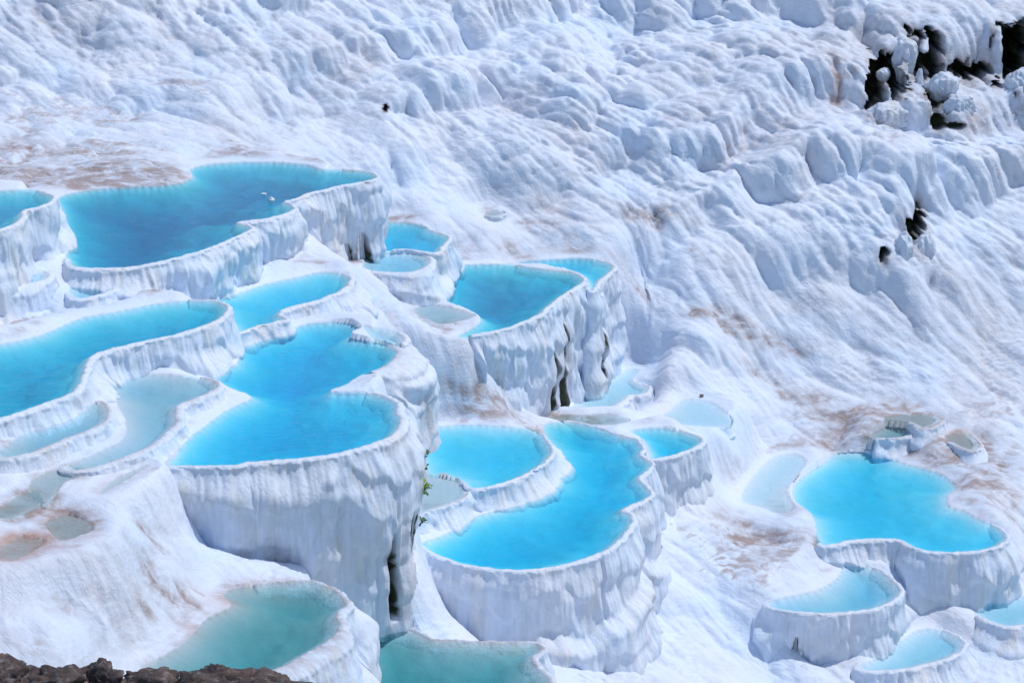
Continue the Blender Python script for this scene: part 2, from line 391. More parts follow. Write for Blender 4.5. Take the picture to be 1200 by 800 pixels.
pool('terrace_pool', 'small pale aqua pool in the lower right corner', -9.0,
     [(1004,781,.2,.3),(1023,772,*S),(1052.5,753,*S),(1069.5,740.5,*S),(1091,736,*S),(1112,740.5,.12,.3),(1129,751,.16,.5),(1125,762,.2,.6),(1103.5,772,.22,.6),(1069.5,781,.25,.6),(1031,785,.25,.6),(1010,784,.2,.4)],
     depth=.28, water='pale', group=GP)
pool('terrace_pool', 'pale aqua pool cut off by the right edge of the picture', -8.7,
     [(1138,711,*S),(1163,700,*S),(1200,699,*S),(1230,702,.1,.3),(1240,715,.2,.5),(1225,727,.2,.5),(1200,731,.25,.5),(1180,733,.25,.5),(1155,725,.2,.3)], depth=.2, water='pale', group=GP)
pool('terrace_pool', 'small slate blue pool ringed by brown crust above the broad right pool', -6.45,
     [(1018,511,*S),(1040,498,*S),(1052.5,495,*S),(1065,499,.1,.2),(1071,506,.14,.5),(1061,511,.16,.5),(1040,513,.16,.5)], depth=.25, water='pale', stain=.8, group=GP)
pool('shallow_puddle', 'brown crusted ledge above the small slate blue pool', -6.2,
     [(1035,490,*S),(1052,486,*S),(1080,485,*S),(1097,487,.1,.2),(1104,491,.14,.6),(1096,497,.2,.6),(1080,502,.2,.4),(1066,494,.1,.1)], depth=.05, water='pale', stain=.9, group=GS, cat='puddle')
pool('shallow_puddle', 'brown damp hollow right of the slate blue pool', -6.5,
     [(1108,510,*S),(1122,507,*S),(1138,510,.1,.2),(1148,521,.14,.4),(1140,528,.14,.4),(1125,524,.1,.2),(1112,517,.1,.1)], depth=.05, water='pale', stain=.8, rust=.3, group=GS, cat='puddle')
pool('shallow_puddle', 'thin bluish overflow sheet left of the broad right pool', -6.85,
     [(868,585,*S),(880,560,*S),(905,536,*S),(930,531,*S),(945,540,*S),(932,560,*S),(922,575,*S),(932,595,*S),(915,602,*S),(890,594,*S)], depth=.07, water='pale', group=GS, cat='puddle')
pool('terrace_pool', 'dull teal pool with a brown edge at the bottom left, above the dark rocks', -2.0,
     [(180,774,*S),(212.5,754.6,*S),(232,735,*S),(242,724,*S),(271,709,*S),(261,699,*S),(268,691,*S),(294,686,.1,.1),(326,682,.1,.1),(362,681,.1,.12),(381.5,686,.12,.3),(394.5,694,.2,.7),(406,707,.3,1.3),(398,715.5,.35,1.6),
      (394.5,722,.4,1.8),(399,732,.4,1.9),(388,748,.45,2.0),(362,764,.45,2.0),(323,784,.45,2.0),(261,800,.4,1.5),(190,805,.2,.5),(160,790,*S)], depth=.55, water='teal', shore_slope=.3, stain=.6, flute=.5, group=GP, flare=.5)
pool('terrace_pool', 'dull teal pool at the bottom edge, below the big overhanging wall', -5.0,
     [(425,740,.1,.1),(440,737,.1,.1),(456,735,.1,.1),(482,737,.12,.2),(500,745,.12,.3),(507,749,.12,.5),(545,751,.14,.9),(587.5,752.5,.14,.9),(626,753,.16,.9),(634,760,.2,1.2),(624,768,.25,1.3),(626,777,.25,1.4),(641,791.6,.25,1.5),
      (647,802,.25,1.5),(640,818,.25,1.5),(560,835,.3,1.5),(450,828,.3,1.2),(418,800,*S),(420,770,*S)], depth=.6, water='teal', stain=.5, shore_slope=.6, group=GP)
pool('shallow_puddle', 'lilac grey puddle nearest the two pale rims on the left', .42,
     [(37,562,*S),(63,550,*S),(103,548,*S),(94,558,*S),(75,567,*S),(63,580,*S),(52,588,*S),(45,583,*S),(35,573,*S)], depth=.06, water='pale', stain=.6, group=GS, cat='puddle')
pool('shallow_puddle', 'grey puddle at the left edge above the rust coloured ones', .38,
     [(0,595,*S),(21,580,*S),(39,576,*S),(49,587,*S),(35,595,*S),(14,606,*S),(0,606,*S),(-15,603,*S)], depth=.05, water='pale', stain=.7, group=GS, cat='puddle')
pool('shallow_puddle', 'brown puddle with a sharp lower rim left of the overhanging wall', .15,
     [(51,614,*S),(80,602,*S),(105,611,*S),(110,621,*S),(88,634,*S),(70,637,*S)], depth=.05, water='pale', stain=.8, rust=.25, group=GS, cat='puddle')
pool('shallow_puddle', 'rust coloured puddle touching the left edge of the picture', .2,
     [(0,640,*S),(21,628,*S),(54,632,*S),(45,642,*S),(21,655,*S),(0,655,*S),(-15,648,*S)], depth=.05, water='pale', stain=.5, rust=.9, group=GS, cat='puddle')
pool('shallow_puddle', 'narrow grey streak of water beside the left end of the overhanging wall', .3,
     [(116,576,*S),(130,563,*S),(150,553,*S),(172,545,*S),(165,551,*S),(140,567,*S),(118,578,*S)], depth=.05, water='pale', stain=.4, group=GS, cat='puddle')
pool('shallow_puddle', 'tiny cup pool on a stub of flowstone in the middle of the slope', -.52,
     [(567,250,*S),(576,247,*S),(588,247,.05,.1),(592,250,.08,.2),(584,253,.1,.3),(572,253,.08,.25)], depth=.06, water='pale', stain=.5, group=GS, cat='puddle')


def catmull(P, step):
    """closed centripetal-ish curve through rows of P (x, y, w, h) resampled evenly"""
    n = len(P); out = []
    for i in range(n):
        p0, p1, p2, p3 = P[i-1], P[i], P[(i+1) % n], P[(i+2) % n]
        m = 10
        t = (np.arange(m)/m)[:, None]
        T = .42
        a1, a2 = T*(p2-p0), T*(p3-p1)
        h = (2*t**3-3*t**2+1)*p1+(t**3-2*t**2+t)*a1+(-2*t**3+3*t**2)*p2+(t**3-t**2)*a2
        h[:, 2:] = (1-t)*p1[2:]+t*p2[2:]
        out.append(h)
    Q = np.concatenate(out)
    seg = np.linalg.norm(np.roll(Q[:, :2], -1, 0)-Q[:, :2], axis=1)
    L = seg.sum(); s = np.concatenate([[0], np.cumsum(seg)])
    Qc = np.concatenate([Q, Q[:1]])
    k = max(24, int(L/step)); ss = np.arange(k)*L/k
    return np.stack([np.interp(ss, s, Qc[:, j]) for j in range(4)], 1), L

def smooth_closed(A, it):
    for _ in range(it):
        A = .5*A+.25*(np.roll(A, 1, 0)+np.roll(A, -1, 0))
    return A

def out_normals(xy, it):
    t = np.roll(xy, -1, 0)-np.roll(xy, 1, 0)
    n = np.stack([t[:, 1], -t[:, 0]], 1)
    area = np.sum(xy[:, 0]*np.roll(xy[:, 1], -1)-np.roll(xy[:, 0], -1)*xy[:, 1])
    if area < 0: n = -n
    n /= np.linalg.norm(n, axis=1)[:, None]+1e-9
    n = smooth_closed(n, it)
    return n/(np.linalg.norm(n, axis=1)[:, None]+1e-9)

ctrl = []     # x, y, z, rough
for p in POOLS:
    P = np.array([[*at_level(q[0], q[1], p['z']), q[2], q[3]] for q in p['pts']])
    area = np.sum(P[:, 0]*np.roll(P[:, 1], -1)-np.roll(P[:, 0], -1)*P[:, 1])
    if area < 0: P = P[::-1].copy()
    P[:, 2] = np.where(P[:, 2] < .45, P[:, 2]*.42, P[:, 2])
    p['fine'], p['L'] = catmull(P, .04)
    p['coarse'], _ = catmull(P, .12)
    k, _ = catmull(P, .7)
    n = out_normals(k[:, :2], 1)
    for (x, y, w, h), (nx, ny) in zip(k, n):
        if h > .075:
            o = w+.12
            ctrl.append((x+nx*o, y+ny*o, p['z']-h, .0))
        else:
            ctrl.append((x+nx*.35, y+ny*.35, p['z']+.08, .1))

# ------------------------------------------------------------------ the hillside between and behind the pools
BG = [  # u, v, z, roughness
 (-150,190,2.2,.1),(60,190,2.1,.1),(200,175,2.25,.1),(-150,150,2.5,.2),(100,150,2.4,.2),(280,150,2.4,.3),(-150,100,3.2,.5),(100,100,3.2,.6),(300,100,3.2,.8),
 (-150,50,4.2,.7),(100,50,4.3,.8),(300,50,4.2,1),(-150,0,5.5,.8),(100,0,5.6,.9),(300,0,5.4,1),
 (480,230,.2,.3),(470,200,.8,.5),(480,150,1.7,.9),(480,100,2.7,1),(480,50,3.7,1),(480,0,4.8,1),
 (590,285,-1.05,.3),(590,270,-.84,.35),(580,250,-.5,.4),(570,230,-.1,.5),(600,200,.45,.8),(600,150,1.4,1),(600,100,2.4,1),(600,50,3.4,1),(620,0,4.5,1),
 (740,310,-2.4,.3),(720,285,-1.5,.4),(700,250,-.85,.6),(700,200,.2,1),(720,150,1.2,1),(700,100,2.2,1),(700,50,3.2,1),(700,0,4.3,1),
 (790,350,-3.2,.35),(820,400,-4.1,.35),(800,300,-2.0,.5),(820,250,-1.0,.8),(820,200,.1,1),(800,150,1.2,1),(800,100,2.2,1),(800,50,3.3,1),
 (900,450,-5.6,.35),(900,400,-4.5,.35),(900,350,-3.4,.4),(920,300,-2.2,.6),(920,250,-1.1,.9),(920,200,0,1),(920,150,1.0,1),(900,100,2.1,1),(900,50,3.2,1),(900,0,4.3,1),
 (1030,450,-5.8,.3),(1030,400,-4.7,.35),(1030,350,-3.5,.5),(1030,300,-2.3,.8),(1050,200,-.1,1),(1050,160,.5,1),(1060,100,2.0,1),(1060,50,3.3,1),(1060,0,4.3,1),
 (1180,480,-6.3,.3),(1160,450,-5.9,.3),(1160,400,-4.9,.3),(1160,350,-3.8,.4),(1160,300,-2.7,.6),(1160,250,-1.6,.7),(1160,200,-.5,.9),(1180,150,.6,1),(1180,100,1.8,1),(1180,50,3.1,1),(1160,0,4.2,1),
 (1330,450,-6.0,.3),(1330,350,-4.0,.4),(1330,250,-1.8,.7),(1330,150,.4,1),(1330,50,2.8,1),(1330,0,4.0,1),(1230,560,-7.2,.2),(1200,620,-8.0,.2),(1210,660,-8.5,.2),(1300,620,-8.2,.2),
 (1170,520,-6.7,.2),(1160,570,-7.0,.2),(820,620,-6.6,.2),(850,650,-7.2,.25),(850,560,-6.1,.15),(880,620,-7.1,.15),(920,640,-7.3,.1),(800,700,-7.6,.3),(850,760,-8.8,.3),(780,780,-8.3,.3),(710,790,-7.7,.2),(900,780,-9.3,.2),
 (765,450,-5.1,.15),(790,420,-4.2,.15),(840,470,-5.4,.15),(870,510,-6.0,.15),(765,390,-4.2,.4),(750,345,-3.3,.4),
 (490,420,-1.0,.1),(510,430,-1.8,.1),(520,415,-1.7,.05),(540,445,-2.6,.05),(570,480,-3.5,.05),(520,480,-3.46,.05),(495,470,-3.0,.1),(600,485,-3.9,.05),(525,408,-1.73,0),(545,432,-2.39,0),(565,456,-3.03,0),(580,472,-3.47,0),(510,400,-1.44,.05),(530,450,-2.7,.05),
 (450,345,-.5,.1),(470,362,-.9,.1),(440,370,-.2,.1),(435,447,.3,.0),(450,445,.2,.0),(420,452,.28,0),(480,335,-.8,.1),(490,390,-1.25,.1),
 (60,680,-.2,.1),(150,660,-.7,.1),(150,720,-1.2,.1),(50,750,-.7,.1),(120,610,.1,.05),(170,580,.1,.05),(150,600,0,.05),(187,612,-.9,0),(250,643,-1.57,0),(290,657,-1.95,0),(330,668,-2.25,0),(375,686,-2.45,0),(220,690,-1.54,.05),
 (255,680,-1.72,0),(10,700,-.2,.1),(0,790,-1.0,.1),(100,795,-1.5,.1),(-80,600,.4,.1),(-80,700,-.1,.1),
 (-80,560,.5,.1),(20,550,.45,.05),(440,715,-4.0,.05),(1100,710,-8.8,.1),(1150,760,-9.6,.2),(1230,780,-9.9,.2),(950,790,-9.6,.1),(1090,665,-8.4,.05),
]
for u, v, z, r in BG:
    x, y = at_level(u, v, z); ctrl.append((x, y, z, r))
for x, y, z, r in [(-34,96,16,.9),(-14,96,15,1),(0,100,12,1),(15,103,11,1),(34,104,10.5,1),(-30,120,26,.8),(0,124,24,.8),(34,126,22,.8),(-14,88,9.5,1),(2,91,7.6,1),(18,96,7.5,1),
                   (-20,41,-1.2,.1),(-9,40,-3,.1),(0,44,-7.5,.1),(8,48,-9.5,.2),(16,50,-11,.2),(22,54,-11,.2),(-8,34,-7,.2),(8,36,-12,.2),(-20,56,1,.1),(-20,64,2.2,.1),(24,66,-8.6,.3)]:
    ctrl.append((x, y, z, r))
C = np.array(ctrl)
# plane + multiquadric fit
XY, Cc = C[:, :2], .35
A = np.sqrt(((XY[:, None]-XY[None])**2).sum(-1)+Cc**2)
T = np.concatenate([np.ones((len(C), 1)), XY], 1)
n = len(C)
K = np.zeros((n+3, n+3)); K[:n, :n] = -A+np.eye(n)*.12; K[:n, n:] = T; K[n:, :n] = T.T
sol = np.linalg.solve(K, np.concatenate([C[:, 2:4], np.zeros((3, 2))]))
def base(x, y):
    sh = np.shape(x); q = np.stack([np.ravel(x), np.ravel(y)], 1); out = np.empty((len(q), 2))
    for i in range(0, len(q), 8000):
        b = q[i:i+8000]
        ker = -np.sqrt((b[:, None, 0]-XY[None, :, 0])**2+(b[:, None, 1]-XY[None, :, 1])**2+Cc**2)
        out[i:i+8000] = ker@sol[:n]+sol[n]+b@sol[n+1:]
    return out[:, 0].reshape(sh), out[:, 1].reshape(sh)

def hit(u, v):
    """where a sight line meets the smooth hillside"""
    ys = np.linspace(40, 120, 1601)
    pts = np.array([at_range(u, v, y) for y in ys])
    zb, _ = base(pts[:, 0], pts[:, 1])
    k = np.argmax(pts[:, 2] < zb)
    return pts[k]

# fan of rows outward from the lookout, columns across
rows = np.concatenate([np.arange(36, 45.5, .25), np.arange(45.5, 72, .05), np.arange(72, 90, .045), np.arange(90, 100, .15), np.arange(100, 126, .6)])
ang = np.concatenate([np.linspace(-.40, -.262, 22)[:-1], np.linspace(-.262, .262, 640), np.linspace(.262, .40, 22)[1:]])
GY, GA = np.meshgrid(rows, ang, indexing='ij')
GX = GY*GA
st = 3
ri = np.unique(np.concatenate([np.arange(0, len(rows), st), [len(rows)-1]]))
ci = np.unique(np.concatenate([np.arange(0, len(ang), st), [len(ang)-1]]))
zc, rc = base(GX[np.ix_(ri, ci)], GY[np.ix_(ri, ci)])
def upsample(Z):
    Z1 = np.stack([np.interp(np.arange(len(rows)), ri, Z[:, j]) for j in range(Z.shape[1])], 1)
    return np.stack([np.interp(np.arange(len(ang)), ci, Z1[i]) for i in range(Z1.shape[0])], 0)
Z0, RG = upsample(zc), np.clip(upsample(rc), 0, 1)

# drapery coordinates: a runs downhill (to the right and towards the lookout), b across
fx, fy = .78, -.62
wx = .9*pn(GX*.16, GY*.16, 0, 21); wy = .9*pn(GX*.16, GY*.16, 4, 22)
FA = (GX+wx)*fx+(GY+wy)*fy
FB = -(GX+wx)*fy+(GY+wy)*fx
big = lobes(FA/3.9+.3*pn(GX*.3, GY*.3, 0, 24), FB/2.1, 1)
mid = lobes(FA/1.75+.25*big, FB/.88+.2*pn(GX*.5, GY*.5, 0, 25), 2)
sml = lobes(FA/.8, FB/.34, 5)
RGp = RG**1.2
zz = Z0+.9*(big-.4)+.5*(mid-.4)+2.2*pn(GX*.12, GY*.12, 1, 3)+.6*pn(GX*.4, GY*.4, 1, 4)
per = 2.3
t = zz/per-np.floor(zz/per)
step = np.clip((t-.35)/.5, 0, 1); step = step*step*(3-2*step)
ledge = sstep(-.55, .25, pn(GX*.11, GY*.16, 3, 28))
Z = Z0+RGp*(.55*ledge*per*(step-t+.05)+.45*pn(GX*.25, GY*.25, 2, 8))
bulge = RGp*(.95*(big-.4)+.66*(mid-.35)+.20*(sml-.35))
# gentler slopes: small rimstone ripples and lumps
gentle = (1-RGp)
Z += gentle*(.16*(mid-.4)+.05*(sml-.4)+.10*pn(GX*.7, GY*.7, 0, 5)+.04*pn(GX*2, GY*2, 0, 6))
zr = (Z0+.5*pn(GX*.6, GY*.6, 0, 31)+.09*pn(GX*2.7, GY*2.7, 0, 32))/.16
tr = zr-np.floor(zr)
Z += gentle*.16*(.4+.5*(1-sstep(49, 52, GY)))*(sstep(.5, 1., tr)-tr)*sstep(.0, .5, pn(GX*.5, GY*.5, 7, 33))
Z += .016*pn(GX*6, GY*6, 0, 7)+.009*pn(GX*13, GY*13, 0, 9)

stain = np.zeros_like(Z); rust = np.zeros_like(Z); rock = np.zeros_like(Z); silt = np.zeros_like(Z)

# pools pressed into the slope
def seg_dist(px, py, poly):
    """distance to closed polyline, index of nearest point, inside flag"""
    best = np.full(px.shape, 1e9); bi = np.zeros(px.shape, int); ins = np.zeros(px.shape, bool)
    x0, y0 = poly[:, 0], poly[:, 1]; x1, y1 = np.roll(x0, -1), np.roll(y0, -1)
    for i in range(len(poly)):
        d = (px-x0[i])**2+(py-y0[i])**2
        m = d < best
        best[m] = d[m]; bi[m] = i
        c = (y0[i] > py) != (y1[i] > py)
        if c.any():
            xx = (x1[i]-x0[i])*(py-y0[i])/((y1[i]-y0[i]) or 1e-9)+x0[i]
            ins ^= c & (px < xx)
    return np.sqrt(best), bi, ins

info = []
for p in POOLS:
    c = p['coarse']; mg = 1.6
    r0 = np.searchsorted(rows, c[:, 1].min()-mg); r1 = np.searchsorted(rows, c[:, 1].max()+mg)
    xs0, xs1 = c[:, 0].min()-mg, c[:, 0].max()+mg
    sub = GX[r0:r1]
    cm = np.where(((sub > xs0) & (sub < xs1)).any(0))[0]
    sl = (slice(r0, r1), slice(cm[0], cm[-1]+1))
    px, py = GX[sl], GY[sl]
    d, bi, ins = seg_dist(px, py, c)
    w, h = c[bi, 2], c[bi, 3]
    wall = c[:, 3] > .075
    def dist_to(sel):
        if not sel.any(): return np.full(px.shape, 99.)
        b = np.full(px.shape, 1e9)
        for x, y in c[sel][::2, :2]:
            b = np.minimum(b, (px-x)**2+(py-y)**2)
        return np.sqrt(b)
    info.append((p, sl, d, ins, w, h, dist_to(wall), dist_to(~wall)))
for p, sl, d, ins, w, h, dw, ds in info:                 # shores
    m = ~ins
    sf = 1-sstep(-.1, .12, h)
    for _ in range(4):
        for ax in (0, 1):
            q_ = np.pad(sf, [(4, 4) if a_ == ax else (0, 0) for a_ in (0, 1)], mode='edge')
            cs = np.cumsum(q_, axis=ax)
            sf = (np.take(cs, np.arange(8, cs.shape[ax]), ax)-np.take(cs, np.arange(0, cs.shape[ax]-8), ax))/8
            sf = sf if sf.shape == d.shape else np.resize(sf, d.shape)
    k = (1-sstep(.15, 1.3, d))*sf
    Zs = Z[sl]; tgt = p['z']+.015+.16*d
    Zs[m] = (Zs*(1-k)+tgt*k)[m]
for p, sl, d, ins, w, h, dw, ds in info:                 # ground under the walls
    sd = np.where(ins, -d, d)
    m = (h > .075) & (sd > w*.5) & (sd < w+.10)
    Zs = Z[sl]
    Zs[m] = np.minimum(Zs, p['z']-h+.04)[m]
for p, sl, d, ins, w, h, dw, ds in info:                 # basins
    Zs = Z[sl]; D = p['depth']
    run = np.minimum(.035+dw*.45, ds*p['ss']*(1.2 if D > .15 else .6))
    nz = 1+.35*pn(GX[sl]*.7, GY[sl]*.7, 0, 41)+.2*pn(GX[sl]*1.9, GY[sl]*1.9, 0, 43)
    dep = D*(1-np.exp(-np.maximum(run, 0)*nz/D*1.25))
    m = ins
    Zs[m] = (p['z']-.01-dep+.02*pn(GX[sl]*3, GY[sl]*3, 0, 42)*np.minimum(1, dep*4))[m]
    low = ins | (h <= .075) & (d < .35)
    for arr, key in ((stain, 'stain'), (rust, 'rust')):
        if p[key]:
            A_ = arr[sl]
            val = p[key]*np.where(ins, .0 if key == 'stain' else .6, np.clip(1-d/.35, 0, 1))
            if key == 'stain':
                silt[sl][ins] = np.maximum(silt[sl], p['stain'])[ins]
            A_[low] = np.maximum(A_, val)[low]

def blob(arr, u, v, ru, rv, s):
    c0 = hit(u, v)
    pxm = FPX/math.hypot(c0[1], c0[2]-CAM_H)
    hx = hit(u, v-rv*.7)
    rx = ru/pxm; ry = max(.3, abs(hx[1]-c0[1])/.7)
    q = ((GX-c0[0]-.0)/rx)**2+((GY-c0[1])/ry)**2
    k = np.exp(-q*1.1)*s*(1+.6*pn(GX*.6, GY*.6, 0, 51)+.5*pn(GX*1.7, GY*1.7, 0, 52))
    np.maximum(arr, np.clip(k, 0, 1), out=arr)

for a in [(130,208,110,14,1.6),(40,207,70,12,1.3),(90,212,60,10,1.5),(-10,178,70,14,.7),(180,206,60,9,1.5),(70,630,70,26,.35),(20,530,40,10,1.2),(30,600,60,14,.7),(80,600,40,14,.5),(850,380,40,12,1.4),(900,400,60,14,.45),(760,262,50,8,.8),(600,292,60,10,.35),
          (460,262,40,6,.6),(640,270,70,12,.35),(1030,500,60,20,1.5),(1000,490,60,10,1.3),(1130,530,45,24,1.3),(1150,575,45,32,.9),(1180,540,40,20,.5),(940,470,40,10,.6),(890,440,40,12,.4),(960,360,60,10,.35),
          (700,295,60,8,.4),(600,490,60,7,1.3),(650,488,60,6,1.2),(520,385,40,10,.5),(110,660,90,40,.3),(200,700,60,40,.4),(40,760,80,20,.5),(150,690,70,12,.4),(60,700,60,10,.4),(180,640,30,10,.35),(900,640,60,22,.8),(870,620,40,20,.35),(930,600,40,16,.3),
          (850,640,20,18,.4),(430,312,30,6,.5),(530,290,30,8,.35),(640,245,50,8,.4),(1100,330,80,20,.25),(1180,330,60,40,.25),(760,640,12,8,.4),(770,690,16,14,.4),(500,560,30,10,.3),(250,170,80,10,.15),
          (1120,140,30,18,.6),(1080,120,20,14,.5),(975,100,10,30,.5),(1060,305,30,14,.3)]:
    blob(stain, *a)
for a in [(25,640,40,10,.7),(90,622,30,8,.35),(268,700,26,8,.75),(330,683,50,3,.6),(230,745,20,10,.45),(1120,515,24,6,.6),(975,105,6,22,.4),(1125,150,8,20,.4)]:
    blob(rust, *a)

for p, sl, d, ins, w, h, dw, ds in info:                 # no crust on the deep floors
    if p['depth'] > .15:
        stain[sl][ins] *= .12; rust[sl][ins] *= .4

# grid normals for sideways relief
def grid_normals(P):
    du = np.gradient(P, axis=1); dv = np.gradient(P, axis=0)
    nn = np.cross(du, dv); nn /= np.linalg.norm(nn, axis=2)[..., None]+1e-9
    return nn
PT = np.stack([GX, GY, Z], -1)
NN = grid_normals(PT)
steep = sstep(.35, .75, 1-NN[..., 2])*RGp
inclined = sstep(.04, .22, 1-NN[..., 2])*np.maximum(RGp, .55)
near = np.ones_like(Z)
for p, sl, d, ins, w, h, dw, ds in info:                 # basins and shores stay smooth
    near[sl] *= np.where(ins, 0, sstep(.05, .5, d))
fl = np.abs(pn(FB*2.6, FA*.45, Z*.25, 61)); fl2 = np.abs(pn(FB*6.5, FA*.9, Z*.5, 62))
disp = steep*(.10*(.5-fl)*2+.035*(.5-fl2)*2+.10*pn(GX*1.3, GY*1.3, Z*1.3, 63))+RGp*(.035*pn(GX*2.6, GY*2.6, Z*2.6, 64)+.02*pn(GX*6, GY*6, Z*6, 65))
disp += near*inclined*(.12*(.4-fl)+.075*(.4-fl2)+.04*pn(GX*1.8, GY*1.8, Z*1.8, 66)+.022*pn(GX*4.5, GY*4.5, Z*4.5, 67))
N0 = grid_normals(np.stack([GX, GY, Z0], -1)); N0[..., 2] *= .75; N0 /= np.linalg.norm(N0, axis=2)[..., None]
PT = PT+N0*(near*bulge)[..., None]
# mineral film left where water stands on the treads
tread = 1-sstep(.015, .09, 1-NN[..., 2])
film = near*tread*sstep(.05, .5, pn(GX*.35, GY*.5, 0, 53)+.45*pn(GX*1.3, GY*2.2, 0, 54))
def box(A_, r):
    for ax in (0, 1):
        q_ = np.cumsum(np.pad(A_, [(r+1, r) if a_ == ax else (0, 0) for a_ in (0, 1)], mode='edge'), axis=ax)
        A_ = (np.take(q_, np.arange(2*r+1, q_.shape[ax]), ax)-np.take(q_, np.arange(0, q_.shape[ax]-2*r-1), ax))/(2*r+1)
    return A_
Zt = Z+disp
hollow = sstep(-.03, .05, box(Zt, 7)-Zt)
stain = np.maximum(np.clip(stain*3.4*(.35+.65*hollow)*(.55+.45*sstep(-.2, .3, pn(GX*2.2, GY*3.4, 0, 56))), 0, 1), .95*film*(1-.6*RGp))
stain = np.maximum(stain, near*(.12+.3*hollow)*sstep(-.1, .5, pn(GX*.14, GY*.2, 0, 55)+.3*pn(GX*.6, GY*.9, 0, 57)))
PT = PT+NN*disp[..., None]

# where a sight line meets the finished slope
_dy = PT[..., 1]*CP-(PT[..., 2]-CAM_H)*SP
_pu = 600+FPX*PT[..., 0]/_dy
_pv = 400-FPX*(PT[..., 1]*SP+(PT[..., 2]-CAM_H)*CP)/_dy
def on_slope(u, v):
    e = (_pu-u)**2+(_pv-v)**2
    c_ = np.where(e.ravel() < 9)[0]
    if len(c_) == 0: c_ = np.array([np.argmin(e)])
    k_ = c_[np.argmin(PT.reshape(-1, 3)[c_, 1])]
    return PT.reshape(-1, 3)[k_].copy()

# hollows under the flowstone high on the right, and a few small ones
CAVES = [  # u, v, half width, half height (as seen), depth, share left standing as flowstone pillars
    (1036,97,26,36,2.4,.35),(1088,66,20,34,2.0,.35),(1098,108,16,22,1.2,.6),(1138,82,30,11,1.5,.25),(1184,72,20,42,2.6,.15),(1204,58,16,34,2.4,.15),
    (1074,262,13,24,1.5,.45),(1036,296,6,11,1.0,.1),(451,123,3.5,5.5,.5,.0),(1100,142,9,10,.7,.4),(1122,147,14,4,.5,.3)]
SURF = {(c_[0], c_[1]): on_slope(c_[0], c_[1]) for c_ in CAVES}
FLOW = [(1064, 74), (1042, 93), (1042, 134), (1108, 104), (1128, 122), (1082, 100), (1196, 98), (1060, 290), (1086, 292), (771, 640), (766, 698), (821, 462)]
SURF.update({c_: on_slope(*c_) for c_ in FLOW})
for (u, v, ru, rv, dep, pil) in CAVES:
    c0 = SURF[(u, v)]
    m = (np.abs(PT[..., 0]-c0[0]) < 4) & (np.abs(PT[..., 1]-c0[1]) < 5)
    q = PT[m]
    pm = FPX/math.hypot(c0[1], CAM_H-c0[2])
    ex = (q[:, 0]-c0[0])/(ru/pm)
    ez = ((q[:, 2]-c0[2])*.95+(q[:, 1]-c0[1])*.27)/(rv/pm)
    rr = np.sqrt(ex**2+ez**2)+.42*pn(q[:, 0]*1.2, q[:, 1]*1.2, q[:, 2]*1.2, 71)+.42*pn(q[:, 0]*3.2, q[:, 1]*3.2, q[:, 2]*2, 72)+.25*pn(q[:, 0]*8, q[:, 1]*4, q[:, 2]*4, 76)
    pill = pn(q[:, 0]*1.9, q[:, 1]*.3, q[:, 2]*.45, 73)+.35*pn(q[:, 0]*5, q[:, 1], q[:, 2]*1.2, 74)
    rr = rr+1.1*sstep(.55-pil*.7, .85-pil*.7, pill)
    k = 1-sstep(.86, 1.0, rr)
    q[:, 1] += k*dep; q[:, 2] -= k*dep*.10
    PT[m] = q
    rock[m] = np.maximum(rock[m], 1-sstep(.84, 1.04, rr))  # dark cave rock, with the hollow's shade painted into its colour
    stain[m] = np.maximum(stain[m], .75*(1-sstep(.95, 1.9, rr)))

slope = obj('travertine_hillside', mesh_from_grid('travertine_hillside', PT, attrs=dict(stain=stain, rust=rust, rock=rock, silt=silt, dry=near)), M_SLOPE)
slope['kind'] = 'structure'

